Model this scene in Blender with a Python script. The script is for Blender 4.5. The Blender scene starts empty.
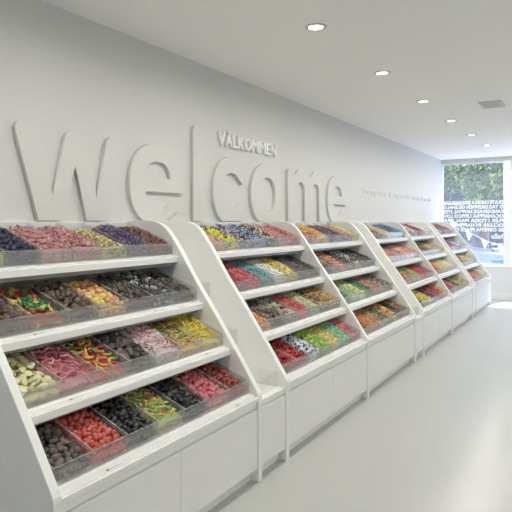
import bpy, bmesh, math, random
from mathutils import Vector, Matrix, noise
rnd = random.Random(7)
PI = math.pi
S = bpy.context.scene
COL = S.collection

# ------------------------------------------------------------------ camera, world, exposure
EYE = 1.5
cam_d = bpy.data.cameras.new('camera')
cam = bpy.data.objects.new('camera', cam_d)
COL.objects.link(cam)
cam_d.sensor_width = 36.0
cam_d.lens = 560 / 512 * 36.0
cam_d.shift_y = -33.5 / 512
cam_d.clip_start = 0.02
cam.location = (0, 0, EYE)
cam.rotation_euler = (PI / 2, 0, math.atan(342 / 560))
S.camera = cam

world = bpy.data.worlds.new('sky')
S.world = world
world.use_nodes = True
wn = world.node_tree.nodes
wn['Background'].inputs[0].default_value = (0.62, 0.76, 1.0, 1)
wn['Background'].inputs[1].default_value = 4.3
LAMP_W = 13.5             # each downlight in the row
sun_d = bpy.data.lights.new('sun', 'SUN')
sun_d.energy = 11.0
sun_d.angle = 0.01
sun_d.color = (0.87, 0.93, 1.0)
sun = bpy.data.objects.new('sun', sun_d)
COL.objects.link(sun)
sun.rotation_euler = (math.radians(-26), math.radians(8), 0)
S.view_settings.view_transform = 'Standard'
S.view_settings.look = 'None'
S.view_settings.gamma = 1.0
S.view_settings.use_curve_mapping = False
S.view_settings.exposure = 0.05
S.cycles.max_bounces = 12
S.cycles.diffuse_bounces = 6
S.cycles.transparent_max_bounces = 40

# ------------------------------------------------------------------ materials
def lin(c):
    return tuple((v / 255) ** 2.2 for v in c)

def new_mat(name):
    m = bpy.data.materials.new(name)
    m.use_nodes = True
    return m, m.node_tree.nodes, m.node_tree.links, m.node_tree.nodes['Principled BSDF']

def paint(name, rgb, rough=0.5, bump=0.0, scale=40, vary=0.03, spec=0.5):
    m, n, l, b = new_mat(name)
    c = lin(rgb)
    tc = n.new('ShaderNodeTexCoord')
    no = n.new('ShaderNodeTexNoise')
    no.inputs['Scale'].default_value = scale
    no.inputs['Detail'].default_value = 3
    l.new(tc.outputs['Object'], no.inputs['Vector'])
    mx = n.new('ShaderNodeMix')
    mx.data_type = 'RGBA'
    mx.inputs['A'].default_value = tuple(max(0, v * (1 - vary)) for v in c) + (1,)
    mx.inputs['B'].default_value = tuple(min(1, v * (1 + vary)) for v in c) + (1,)
    l.new(no.outputs['Fac'], mx.inputs['Factor'])
    l.new(mx.outputs['Result'], b.inputs['Base Color'])
    b.inputs['Roughness'].default_value = rough
    b.inputs['Specular IOR Level'].default_value = spec
    if bump:
        bp = n.new('ShaderNodeBump')
        bp.inputs['Strength'].default_value = bump
        bp.inputs['Distance'].default_value = 0.002
        l.new(no.outputs['Fac'], bp.inputs['Height'])
        l.new(bp.outputs['Normal'], b.inputs['Normal'])
    return m

def clear(name, tint, haze, gloss=0.04, haze_col=(235, 235, 235)):
    m, n, l, b = new_mat(name)
    n.remove(b)
    out = n['Material Output']
    tr = n.new('ShaderNodeBsdfTransparent')
    tr.inputs[0].default_value = tint + (1,)
    d1 = n.new('ShaderNodeBsdfDiffuse')
    d1.inputs[0].default_value = lin(haze_col) + (1,)
    d2 = n.new('ShaderNodeBsdfTranslucent')
    d2.inputs[0].default_value = lin(haze_col) + (1,)
    df = n.new('ShaderNodeMixShader')
    df.inputs[0].default_value = 0.4
    l.new(d1.outputs[0], df.inputs[1])
    l.new(d2.outputs[0], df.inputs[2])
    gl = n.new('ShaderNodeBsdfGlossy')
    gl.inputs['Roughness'].default_value = 0.04
    lw = n.new('ShaderNodeLayerWeight')
    lw.inputs['Blend'].default_value = 0.5
    pw = n.new('ShaderNodeMath')
    pw.operation = 'POWER'
    l.new(lw.outputs['Facing'], pw.inputs[0])
    pw.inputs[1].default_value = 5.0
    fr = n.new('ShaderNodeMath')
    fr.operation = 'MULTIPLY_ADD'
    l.new(pw.outputs[0], fr.inputs[0])
    fr.inputs[1].default_value = 0.6
    fr.inputs[2].default_value = gloss
    m1 = n.new('ShaderNodeMixShader')
    m1.inputs[0].default_value = haze
    l.new(tr.outputs[0], m1.inputs[1])
    l.new(df.outputs[0], m1.inputs[2])
    m2 = n.new('ShaderNodeMixShader')
    l.new(fr.outputs[0], m2.inputs[0])
    l.new(m1.outputs[0], m2.inputs[1])
    l.new(gl.outputs[0], m2.inputs[2])
    l.new(m2.outputs[0], out.inputs['Surface'])
    return m

def glow(name, rgb, strength):
    m, n, l, b = new_mat(name)
    b.inputs['Base Color'].default_value = (0.8, 0.8, 0.8, 1)
    b.inputs['Emission Color'].default_value = tuple(rgb) + (1,)
    b.inputs['Emission Strength'].default_value = strength
    return m

M = {}
M['wall'] = paint('white wall paint', (213, 213, 211), 0.7, 0.05, 60, 0.01)
M['ceiling'] = paint('white ceiling paint', (243, 243, 241), 0.8, 0.03, 50, 0.01)
M['floor'] = paint('white poured floor', (178, 179, 176), 0.26, 0.04, 1.3, 0.025)
M['unit'] = paint('white lacquered board', (232, 232, 229), 0.38, 0.0, 20, 0.01)
M['edge'] = paint('white edge banding', (240, 240, 238), 0.3, 0.0, 20, 0.01)
M['plinth'] = paint('grey white plinth', (228, 228, 222), 0.6, 0, 20, 0.02)
M['letter'] = paint('white letter board', (213, 213, 210), 0.7, 0, 20, 0.01)
M['pale'] = paint('pale grey letter', (214, 214, 212), 0.5, 0, 20, 0.01)
M['acrylic'] = clear('clear acrylic', (0.95, 0.955, 0.95), 0.12)
M['pocket'] = clear('clear pocket acrylic', (0.985, 0.985, 0.985), 0.04)
M['frost'] = clear('frosted acrylic edge', (0.95, 0.95, 0.95), 0.55)
M['front'] = clear('clear acrylic front', (0.95, 0.95, 0.95), 0.19)
M['strip'] = clear('clear acrylic strip', (0.85, 0.85, 0.84), 0.35)
M['glass'] = clear('window glass', (0.95, 0.96, 0.98), 0.07)
M['vinyl'] = paint('white window vinyl', (250, 250, 252), 0.6, 0, 20, 0.01)
M['frame'] = paint('white window frame', (238, 238, 240), 0.4, 0, 20, 0.01)
M['metal'] = paint('white lamp ring', (196, 196, 194), 0.4, 0, 30, 0.01)
M['vent'] = paint('grey vent slot', (206, 207, 204), 0.6, 0, 30, 0.02)
M['mark'] = paint('dark grey print', (60, 58, 58), 0.6, 0, 30, 0.02)
M['label'] = clear('clear label strip', (0.98, 0.98, 0.98), 0.3, 0.01, (248, 248, 248))
M['lens'] = glow('lamp lens', (1.0, 0.98, 0.95), 9.0)
M['bark'] = paint('grey brown bark', (98, 84, 78), 0.9, 0.6, 12, 0.2)
M['leaf_a'] = paint('mid green leaf', (100, 124, 88), 0.5, 0, 6, 0.25)
M['leaf_b'] = paint('yellow green leaf', (164, 186, 96), 0.5, 0, 6, 0.2)
M['leaf_c'] = paint('dark green leaf', (66, 90, 70), 0.5, 0, 6, 0.25)
M['street'] = paint('pale paving', (186, 186, 192), 0.8, 0.2, 3, 0.06)
M['facade'] = paint('grey blue render', (56, 60, 86), 0.8, 0.1, 5, 0.06)
M['facade_window'] = paint('dark shop glass', (30, 33, 50), 0.12, 0, 3, 0.05)
M['stone'] = paint('rose grey stone', (110, 94, 106), 0.8, 0.1, 5, 0.06)
M['carpaint'] = paint('white car paint', (236, 238, 246), 0.3, 0, 5, 0.01)
M['slatepaint'] = paint('slate blue car paint', (128, 132, 152), 0.35, 0, 5, 0.02)
M['carglass'] = paint('car window glass', (60, 68, 92), 0.08, 0, 5, 0.02)
M['tyre'] = paint('black tyre rubber', (36, 36, 40), 0.8, 0, 20, 0.05)
M['lampglass'] = paint('red tail lamp', (190, 70, 80), 0.2, 0, 20, 0.02)
M['flag_white'] = paint('white pennant cloth', (246, 246, 250), 0.8, 0, 30, 0.02)
M['flag_grey'] = paint('slate blue pennant cloth', (60, 66, 98), 0.8, 0, 30, 0.04)
M['cratecloth'] = paint('blue plastic crate', (72, 118, 220), 0.4, 0, 20, 0.03)

CM = {}
def candy_mat(rgb, rough=0.5):
    g = 0.3 * rgb[0] + 0.55 * rgb[1] + 0.15 * rgb[2]
    rgb = tuple(int((v + (g - v) * 0.2) * 0.92) for v in rgb)
    k = (rgb, rough)
    if k not in CM:
        CM[k] = paint('candy %d %d %d' % rgb, rgb, rough, 0.0, 60, 0.12)
    return CM[k]

# ------------------------------------------------------------------ mesh helpers
class MB:
    def __init__(self):
        self.v, self.f, self.mi, self.sm = [], [], [], []
    def add(self, vs, fs, mi=0, smooth=False, mat=None):
        o = len(self.v)
        if mat is not None:
            vs = [mat @ Vector(p) for p in vs]
        self.v.extend([tuple(p) for p in vs])
        for f in fs:
            self.f.append([o + i for i in f])
            self.mi.append(mi)
            self.sm.append(smooth)
    def box(self, x0, x1, y0, y1, z0, z1, mi=0):
        vs = [(x, y, z) for x in (x0, x1) for y in (y0, y1) for z in (z0, z1)]
        self.add(vs, [(0, 1, 3, 2), (4, 6, 7, 5), (0, 4, 5, 1), (2, 3, 7, 6), (0, 2, 6, 4), (1, 5, 7, 3)], mi)
    def prism(self, pts, y0, y1, mi=0, axis='Y', smooth=False):
        """closed outline pts (a, z) swept between two values of the other axis"""
        n = len(pts)
        if axis == 'Y':
            vs = [(a, y0, z) for a, z in pts] + [(a, y1, z) for a, z in pts]
        else:
            vs = [(y0, a, z) for a, z in pts] + [(y1, a, z) for a, z in pts]
        fs = [tuple(range(n)), tuple(range(2 * n - 1, n - 1, -1))]
        fs += [(i, i + n, (i + 1) % n + n, (i + 1) % n) for i in range(n)]
        self.add(vs, fs, mi)
    def tube(self, path, r, seg=8, mi=0, r1=None):
        rings = []
        n = len(path)
        vs, fs = [], []
        for i, p in enumerate(path):
            p = Vector(p)
            d = Vector(path[min(i + 1, n - 1)]) - Vector(path[max(i - 1, 0)])
            d.normalize()
            a = d.orthogonal().normalized()
            b = d.cross(a)
            rr = r if r1 is None else r + (r1 - r) * i / (n - 1)
            for k in range(seg):
                t = 2 * PI * k / seg
                vs.append(p + (a * math.cos(t) + b * math.sin(t)) * rr)
        for i in range(n - 1):
            for k in range(seg):
                fs.append((i * seg + k, i * seg + (k + 1) % seg, (i + 1) * seg + (k + 1) % seg, (i + 1) * seg + k))
        fs.append(tuple(range(seg - 1, -1, -1)))
        fs.append(tuple((n - 1) * seg + k for k in range(seg)))
        self.add(vs, fs, mi, True)
    def lathe(self, prof, centre, seg=32, mi=0):
        cx, cy, cz = centre
        vs, fs = [], []
        for r, z in prof:
            for k in range(seg):
                t = 2 * PI * k / seg
                vs.append((cx + r * math.cos(t), cy + r * math.sin(t), cz + z))
        n = len(prof)
        for i in range(n - 1):
            for k in range(seg):
                fs.append((i * seg + k, i * seg + (k + 1) % seg, (i + 1) * seg + (k + 1) % seg, (i + 1) * seg + k))
        self.add(vs, fs, mi, False)
    def mesh(self, name, mats):
        me = bpy.data.meshes.new(name)
        me.from_pydata(self.v, [], self.f)
        for m in (mats if isinstance(mats, (list, tuple)) else [mats]):
            me.materials.append(m)
        me.polygons.foreach_set('material_index', self.mi)
        me.polygons.foreach_set('use_smooth', self.sm)
        me.update()
        bm = bmesh.new()
        bm.from_mesh(me)
        bmesh.ops.recalc_face_normals(bm, faces=bm.faces)
        bm.to_mesh(me)
        bm.free()
        return me
    def build(self, name, mats, parent=None, bevel=0.0, origin=None):
        me = self.mesh(name, mats)
        o = bpy.data.objects.new(name, me)
        COL.objects.link(o)
        if parent is not None:
            o.parent = parent
            org = Vector(parent['_at']) if '_at' in parent else Vector((0, 0, 0))
            me.transform(Matrix.Translation(-org))
        elif origin is not None:
            me.transform(Matrix.Translation(-Vector(origin)))
            o.location = origin
        o['_at'] = tuple(parent['_at']) if parent is not None and '_at' in parent else (tuple(origin) if origin is not None else (0.0, 0.0, 0.0))
        if bevel:
            b = o.modifiers.new('bevel', 'BEVEL')
            b.width = bevel
            b.segments = 2
            b.limit_method = 'ANGLE'
            b.angle_limit = math.radians(40)
        return o

def tag(o, label, cat, group=None, kind=None):
    o['label'] = label
    o['category'] = cat
    if group:
        o['group'] = group
    if kind:
        o['kind'] = kind
    return o

def empty(name, loc, label, cat, group=None):
    o = bpy.data.objects.new(name, None)
    COL.objects.link(o)
    o.empty_display_size = 0.1
    o.location = loc
    o['_at'] = tuple(loc)
    return tag(o, label, cat, group)

def struct(name, mb, m, bevel=0.0):
    o = mb.build(name, m, None, bevel)
    o['kind'] = 'structure'
    return o

def box(x0, x1, y0, y1, z0, z1):
    b = MB()
    b.box(x0, x1, y0, y1, z0, z1)
    return b

# ------------------------------------------------------------------ the room
WX = -2.74          # long wall with the lettering
EY = 11.77          # end wall with the shop window
CZ = 2.78
RX = 2.9
BY = -4.0
struct('floor', box(WX - 0.2, RX + 0.2, BY - 0.2, EY + 0.2, -0.12, 0), M['floor'])
struct('ceiling', box(WX - 0.2, RX + 0.2, BY - 0.2, EY + 0.2, CZ, CZ + 0.15), M['ceiling'])
struct('wall_left', box(WX - 0.2, WX, BY, EY + 0.2, 0, CZ), M['wall'])
wr = MB()                       # right wall, out of frame
wr.box(RX, RX + 0.2, BY, EY + 0.2, 0, CZ)
struct('wall_right', wr, M['wall'])
# end wall: low wall, header, post
SILL, HEAD = 0.632, 2.706
struct('wall_end', box(WX, RX, EY, EY + 0.2, 0, SILL), M['wall'])
struct('wall_header', box(WX, RX, EY, EY + 0.2, HEAD, CZ), M['wall'])
struct('baseboard_end', box(WX, RX, EY - 0.03, EY, 0.0, 0.13), M['plinth'], 0.004)
struct('window_sill', box(WX, RX, EY - 0.02, EY + 0.2, SILL, SILL + 0.02), M['frame'], 0.003)
def window(n, x0, x1):
    fr = MB()
    w = 0.03
    y0, y1 = EY + 0.04, EY + 0.12
    fr.box(x0, x1, y0, y1, SILL + 0.02, SILL + 0.05)
    fr.box(x0, x1, y0, y1, HEAD - w, HEAD)
    fr.box(x0, x0 + 0.012, y0, y1, SILL + 0.05, HEAD - w)
    fr.box(x1 - 0.012, x1, y0, y1, SILL + 0.05, HEAD - w)
    o = struct('window_%d' % n, fr, M['frame'])
    g = box(x0 + 0.012, x1 - 0.012, EY + 0.078, EY + 0.084, SILL + 0.05, HEAD - w).build('window_pane', M['glass'], o)
    return o
window(1, WX, -1.557)
window(2, -1.44, 0.4)
window(3, 0.52, RX)
struct('trim_1', box(-1.557, -1.44, EY + 0.0, EY + 0.2, SILL + 0.02, HEAD), M['frame'], 0.004)
struct('trim_2', box(0.4, 0.52, EY + 0.0, EY + 0.2, SILL + 0.02, HEAD), M['frame'], 0.004)
# unseen back wall; its opening is added to let in soft fill light
wb = MB()
wb.box(WX, 1.5, BY - 0.2, BY, 0, CZ)
wb.box(1.5, RX, BY - 0.2, BY, 2.2, CZ)
wb.box(2.3, RX, BY - 0.2, BY, 0, 2.2)
struct('wall_back', wb, M['wall'])

# ------------------------------------------------------------------ ceiling lamps, added fill lamps, vent
ORD = ['first', 'second', 'third', 'fourth', 'fifth', 'sixth', 'seventh']
LAMPS = [(-1.575, 3.33 + 1.318 * i, 'round recessed ceiling lamp, %s of the row counting from the shop window' % ORD[6 - i]) for i in range(7)]
LAMPS += [(-1.575, 2.012, 'added unseen fill lamp continuing the row of seven ceiling lamps')]  # added out of view to brighten the near displays
LAMPS += [(1.2, 2.4 + 2.4 * i, 'added unseen fill lamp in a made-up second ceiling row') for i in range(-1, 4)]  # made-up row out of view, added to light doors and walls from the side
LAMPS += [(-1.575, 0.694, 'second added unseen fill lamp continuing the row of seven ceiling lamps')]  # another unseen lamp added for fill at the near end
for (lx, y, lb) in LAMPS:
    c = (lx, y, CZ)
    t = empty('ceiling_lamp', c, lb, 'lamp', 'recessed ceiling lamps')
    r = MB()
    r.lathe([(0.046, 0.02), (0.047, -0.004), (0.052, -0.008), (0.068, -0.006), (0.073, 0.0), (0.073, 0.01)], c, 40)
    r.build('trim_ring', M['metal'], t)
    r = MB()
    r.lathe([(0.0001, -0.0045), (0.03, -0.0042), (0.0462, -0.002), (0.0462, 0.004)], c, 32)
    r.build('lens', M['lens'], t)
    ld = bpy.data.lights.new('lamp_light', 'AREA')
    ld.shape = 'DISK'
    ld.size = 0.09
    ld.energy = LAMP_W * (0.78 if lx < 0 else 1.5)
    ld.color = (1.0, 0.975, 0.905)
    ld.spread = math.radians(170)
    lo = bpy.data.objects.new('lamp_light', ld)
    COL.objects.link(lo)
    lo.parent = t
    lo.location = (0, 0, -0.012)
vt = empty('ceiling_vent', (-0.98, 6.49, CZ), 'small square air vent set in the white ceiling', 'vent')
b = MB()
for (x0, x1, y0, y1) in ((-1.09, -0.865, 6.32, 6.345), (-1.09, -0.865, 6.635, 6.66), (-1.09, -1.065, 6.345, 6.635), (-0.89, -0.865, 6.345, 6.635)):
    b.box(x0, x1, y0, y1, CZ - 0.012, CZ)
b.build('vent_frame', M['metal'], vt, 0.002)
box(-1.065, -0.89, 6.345, 6.635, CZ - 0.001, CZ).build('vent_backing', M['vent'], vt)
b = MB()
for k in range(9):
    y = 6.36 + k * 0.031
    b.add([(-1.065, y, CZ - 0.001), (-0.89, y, CZ - 0.001), (-0.89, y + 0.02, CZ - 0.011), (-1.065, y + 0.02, CZ - 0.011),
           (-1.065, y + 0.004, CZ - 0.001), (-0.89, y + 0.004, CZ - 0.001), (-0.89, y + 0.024, CZ - 0.011), (-1.065, y + 0.024, CZ - 0.011)],
          [(0, 1, 2, 3), (7, 6, 5, 4), (0, 4, 5, 1), (3, 2, 6, 7), (0, 3, 7, 4), (1, 5, 6, 2)])
b.build('vent_slat', M['metal'], vt)

# ------------------------------------------------------------------ display units
SL = 0.345                      # slope of shelves and trays
XB = -2.70                      # back of the shelves
XF = -1.667                     # front of the side panels
TOPZ = 1.512
SHELF = [(-2.266, 1.283), (-2.067, 1.004), (-1.864, 0.748)]
COUNTER = (-1.672, 0.489)
TRAY = [(-2.300, 1.296), (-2.108, 1.0205), (-1.911, 0.766), (-1.728, 0.5105)]   # front foot of each tray
PT = 0.038

def panel_profile():
    pts = [(WX + 0.001, 0.0), (-1.735, 0.0), (XF, 0.0), (XF, 0.485)]
    # rounded corner into the slope
    pts += [(-1.670, 0.503), (-1.680, 0.524)]
    pts += [(-1.801, 0.702), (-1.970, 0.936), (-2.117, 1.130), (-2.190, 1.235)]
    pts += [(-2.228, 1.294), (-2.266, 1.347), (-2.304, 1.396), (-2.332, 1.430), (-2.360, 1.459), (-2.392, 1.482),
            (-2.425, 1.498), (-2.460, 1.508), (-2.500, TOPZ)]
    pts += [(WX + 0.001, TOPZ)]
    return pts
PROF = panel_profile()

def side_panel(y0, parent, label=None):
    b = MB()
    b.prism(PROF, y0, y0 + PT)
    o = b.build('side_panel', M['unit'], parent, 0.0025)
    return o

def slab(b, xf, zt, th, y0, y1, xb=XB, sl=SL):
    L = xf - xb
    b.prism([(xf, zt - th), (xf, zt), (xb, zt + L * sl), (xb, zt + L * sl - th)], y0, y1)

UNITS = [(1.335, 2.762, True), (3.10, 4.55, True), (4.588, 6.0, False), (6.34, 7.79, True), (7.828, 9.24, False), (9.50, 10.93, True)]
UDESC = ['below the letter w', 'below the letters c and o', 'below the last letter e', 'third from the shop window',
         'second from the shop window', 'beside the shop window']
USHORT = ['below letter w', 'below letters c and o', 'below the last e', 'third from the window', 'second from the window', 'by the window']
UPLACE = []
def display_unit(k):
    ya, yb, own_left = UNITS[k]
    y0 = ya + (PT if own_left else 0.0)      # inner faces
    y1 = yb
    UPLACE.append((y0, y1))
    t = empty('candy_display', (XF, (y0 + y1) / 2, 0), 'white sloping pick and mix display unit ' + UDESC[k], 'display unit', 'sloping candy display units')
    if own_left:
        side_panel(ya, t)
    side_panel(yb, t)
    b = MB()
    b.box(WX + 0.001, XB, y0, y1, 0.0, 1.505)
    b.build('back_panel', M['unit'], t, 0.003)
    for xf, zt in SHELF:
        b = MB()
        slab(b, xf, zt, 0.034, y0, y1)
        s = b.build('shelf', M['unit'], t, 0.002)
        b = MB()
        b.box(xf - 0.046, xf - 0.042, y0 + 0.004, y1 - 0.004, zt - 0.056, zt - 0.0195)
        b.build('shelf_rail', M['strip'], s)
        b = MB()
        b.prism([(xf - 0.030, zt + 0.0101), (xf - 0.004, zt + 0.0012), (xf - 0.004, zt + 0.0032), (xf - 0.030, zt + 0.0123)], y0 + 0.003, y1 - 0.003)
        lb = b.build('label_strip', M['label'], s)
    b = MB()
    slab(b, COUNTER[0], COUNTER[1], 0.024, y0, y1)
    s = b.build('counter', M['unit'], t, 0.002)
    xf, zt = COUNTER
    b = MB()
    b.prism([(xf - 0.050, zt + 0.0172), (xf - 0.006, zt + 0.0022), (xf - 0.006, zt + 0.0042), (xf - 0.050, zt + 0.0192)], y0 + 0.003, y1 - 0.003)
    b.build('label_strip', M['label'], s)
    b = MB()
    b.box(-1.70, -1.685, y0, y1, 0.427, 0.466)
    b.build('counter_rail', M['unit'], t)
    b = MB()
    b.box(XB, -1.70, y0, y1, 0.078, 0.43)
    b.build('base_cabinet', M['unit'], t)
    ym = (y0 + y1) / 2
    for a, c in ((y0 + 0.002, ym - 0.0015), (ym + 0.0015, y1 - 0.002)):
        box(-1.70, -1.676, a, c, 0.078, 0.424).build('cupboard_door', M['unit'], t, 0.0015)
    box(-1.80, -1.728, y0, y1, 0.0, 0.078).build('plinth', M['plinth'], t)
    return t
DU = [display_unit(k) for k in range(6)]
# printed marks on the label strips of the first unit
def mark(unit, x, y, z, r=0.006):
    b = MB()
    n = 12
    vs = [(x + r * math.cos(2 * PI * i / n), y + r * math.sin(2 * PI * i / n), z + h - SL * r * math.cos(2 * PI * i / n)) for h in (0, 0.0012) for i in range(n)]
    fs = [tuple(range(n)), tuple(range(2 * n - 1, n - 1, -1))] + [(i, (i + 1) % n, (i + 1) % n + n, i + n) for i in range(n)]
    b.add(vs, fs)
    b.build('printed_dot', M['mark'], DU[unit])
    b = MB()                                    # faint line of print beside the dot
    for q in range(6):
        ya = y + 0.018 + q * 0.011
        b.box(x - 0.002, x + 0.002, ya, ya + 0.007, z, z + 0.001)
    b.build('printed_line', M['pale'], DU[unit])
for (si, ys) in ((1, (1.575, 2.35)), (2, (1.60, 2.55)), (3, (1.62, 2.57))):
    xf, zt = (SHELF + [COUNTER])[si]
    for y in ys:
        mark(0, xf - 0.02, y, zt + 0.0068 + 0.0033, 0.005)

def filler(k, ya, yb, between):
    t = empty('filler_unit', (XF, (ya + yb) / 2, 0), 'narrow white bag dispenser column ' + between, 'display unit', 'bag dispenser columns')
    b = MB()
    b.box(WX + 0.001, XB, ya, yb, 0, 1.505)
    b.build('back_panel', M['unit'], t, 0.003)
    b = MB()
    b.prism([(-1.71, 0.44), (-1.90, 0.46), (-2.52, 1.30), (XB, 1.42), (XB, 0.42), (-1.71, 0.42)], ya, yb)
    b.build('sloping_panel', M['unit'], t)
    b = MB()
    b.box(-1.90, -1.681, ya, yb, 0.425, 0.462)
    b.build('counter', M['unit'], t, 0.003)
    for x, z in ((-1.726, 0.462), (-2.03, 0.70), (-2.255, 0.995)):
        pk = MB()
        pk.box(x - 0.003, x, ya + 0.004, yb - 0.012, z, z + 0.095)
        p = pk.build('bag_pocket', M['pocket'], t)
        box(x - 0.14, x - 0.003, yb - 0.012, yb - 0.009, z + 0.001, z + 0.095).build('pocket_side', M['pocket'], p)
        box(x - 0.14, x - 0.003, ya + 0.009, ya + 0.012, z + 0.001, z + 0.095).build('pocket_side', M['pocket'], p)
    box(XB, -1.70, ya, yb, 0.078, 0.425).build('base_cabinet', M['unit'], t)
    box(-1.70, -1.678, ya + 0.002, yb - 0.002, 0.078, 0.418).build('cupboard_door', M['unit'], t, 0.0015)
    box(-1.80, -1.728, ya, yb, 0, 0.078).build('plinth', M['plinth'], t)
filler(0, 2.80, 3.10, 'between the displays below letters w and c')
filler(1, 6.038, 6.34, 'just past the display below the last letter e')
filler(2, 9.278, 9.50, 'next to the display at the shop window')

# ------------------------------------------------------------------ trays
TW = ['top', 'second', 'third', 'bottom']
NB = 7
DEPTH = 0.385
WH = 0.074
TH = 0.003
def tray(k, r):
    y0, y1 = UPLACE[k]
    y0 += 0.012
    y1 -= 0.012
    x, z = TRAY[r]
    t = empty('candy_tray', (x, (y0 + y1) / 2, z), 'clear candy tray on the %s shelf of the display %s' % (TW[r], USHORT[k]), 'tray', 'clear acrylic candy trays')
    def wall(ya, yb, name, m, h=WH, d0=0.0, d1=DEPTH):
        b = MB()
        g0 = TH + 0.0004
        e = 0.0016
        b.prism([(x - d0, z + d0 * SL + g0), (x - d0, z + d0 * SL + h - e), (x - d1, z + d1 * SL + h - e), (x - d1, z + d1 * SL + g0)], ya, yb)
        b.prism([(x - d0, z + d0 * SL + h - e), (x - d0, z + d0 * SL + h), (x - d1, z + d1 * SL + h), (x - d1, z + d1 * SL + h - e)], ya, yb, 1)
        return b.build(name, [m, M['frost']], t)
    b = MB()
    b.prism([(x, z), (x - DEPTH, z + DEPTH * SL), (x - DEPTH, z + DEPTH * SL + TH), (x, z + TH)], y0, y1)
    b.build('base_panel', M['acrylic'], t)
    b = MB()
    b.box(x - TH, x, y0, y1, z + TH + 0.0012, z + WH - 0.0015)
    b.box(x - TH, x, y0, y1, z + WH - 0.0015, z + WH, 1)
    b.build('front_panel', [M['front'], M['frost']], t)
    zb = z + DEPTH * SL
    box(x - DEPTH, x - DEPTH + TH, y0, y1, zb + TH, zb + WH).build('back_panel', M['acrylic'], t)
    wall(y0, y0 + TH, 'end_panel', M['acrylic'], WH, TH, DEPTH - TH)
    wall(y1 - TH, y1, 'end_panel', M['acrylic'], WH, TH, DEPTH - TH)
    p = (y1 - y0) / NB
    for i in range(1, NB):
        wall(y0 + i * p - TH / 2, y0 + i * p + TH / 2, 'divider', M['acrylic'], WH, TH, DEPTH - TH)
    return (x, y0, z, p)

# ------------------------------------------------------------------ candy pieces (unit size, about 1 long)
def ico(sub, sx, sy, sz, rough, seed):
    bm = bmesh.new()
    bmesh.ops.create_icosphere(bm, subdivisions=sub, radius=0.5)
    vs = []
    for v in bm.verts:
        k = 1 + rough * noise.noise(v.co * 3.1 + Vector((seed * 7.3, seed * 3.1, 0)))
        vs.append((v.co.x * k * sx, v.co.y * k * sy, v.co.z * k * sz))
    fs = [tuple(v.index for v in f.verts) for f in bm.faces]
    bm.free()
    return vs, fs
def cyl(r, L, seg=8, bend=0.0, n=2, taper=1.0):
    vs, fs = [], []
    for i in range(n):
        s = i / (n - 1) - 0.5
        zz = bend * math.cos(s * PI) - bend * 0.5
        rr = r * (1 - (1 - taper) * abs(2 * s) ** 2)
        for k in range(seg):
            t = 2 * PI * k / seg
            vs.append((s * L, rr * math.cos(t) + zz, rr * math.sin(t)))
    for i in range(n - 1):
        for k in range(seg):
            fs.append((i * seg + k, i * seg + (k + 1) % seg, (i + 1) * seg + (k + 1) % seg, (i + 1) * seg + k))
    fs += [tuple(range(seg - 1, -1, -1)), tuple((n - 1) * seg + k for k in range(seg))]
    return vs, fs
def disc(r, h, seg=12):
    vs, fs = [], []
    pr = [(r * 0.8, -h / 2), (r, -h * 0.2), (r, h * 0.2), (r * 0.8, h / 2)]
    for rr, z in pr:
        for k in range(seg):
            t = 2 * PI * k / seg
            vs.append((rr * math.cos(t), rr * math.sin(t), z))
    for i in range(3):
        for k in range(seg):
            fs.append((i * seg + k, i * seg + (k + 1) % seg, (i + 1) * seg + (k + 1) % seg, (i + 1) * seg + k))
    fs += [tuple(range(seg - 1, -1, -1)), tuple(3 * seg + k for k in range(seg))]
    return vs, fs
def chunk(a, b, c):
    vs = []
    for z, k in ((-c / 2, 1.0), (c * 0.3, 1.0), (c / 2, 0.8)):
        for x, y in ((-a, -b), (a, -b), (a, b), (-a, b)):
            vs.append((x / 2 * k, y / 2 * k, z))
    fs = [(3, 2, 1, 0), (8, 9, 10, 11)]
    for i in range(2):
        for k in range(4):
            fs.append((i * 4 + k, i * 4 + (k + 1) % 4, (i + 1) * 4 + (k + 1) % 4, (i + 1) * 4 + k))
    return vs, fs
def star(n, r0, r1, h):
    vs, fs = [], []
    for z, k in ((-h / 2, 0.85), (0, 1.0), (h / 2, 0.7)):
        for i in range(2 * n):
            r = (r0 if i % 2 == 0 else r1) * k
            t = PI * i / n
            vs.append((r * math.cos(t), r * math.sin(t), z))
    m = 2 * n
    for j in range(2):
        for k in range(m):
            fs.append((j * m + k, j * m + (k + 1) % m, (j + 1) * m + (k + 1) % m, (j + 1) * m + k))
    fs += [tuple(range(m - 1, -1, -1)), tuple(2 * m + k for k in range(m))]
    return vs, fs
def shape(kind, s, hi=False):
    sub = 2 if hi else 1
    if kind == 'nugget': return ico(sub, 1, 0.8, 0.7, 0.35, s)
    if kind == 'berry': return ico(sub, 1, 0.95, 0.85, 0.22, s)
    if kind == 'worm': return cyl(0.16, 1.3, 7 if hi else 5, 0.22 if s % 2 else -0.25, 6 if hi else 4, 0.8)
    if kind == 'stick': return cyl(0.15, 1.4, 7 if hi else 5, 0.05, 3, 0.95)
    if kind == 'disc': return disc(0.5, 0.22, 14 if hi else 8)
    if kind == 'cube': return chunk(0.8, 0.75, 0.7)
    if kind == 'block': return chunk(1.2, 0.75, 0.45)
    if kind == 'plug': return cyl(0.34, 0.75, 10 if hi else 6, 0, 3, 0.95)
    if kind == 'star': return star(5, 0.6, 0.32, 0.3)
    if kind == 'fish': return star(3, 0.7, 0.34, 0.3)
    if kind == 'speck': return cyl(0.26, 0.8, 5, 0, 2)
    return ico(1, 1, 1, 1, 0.2, s)

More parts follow.
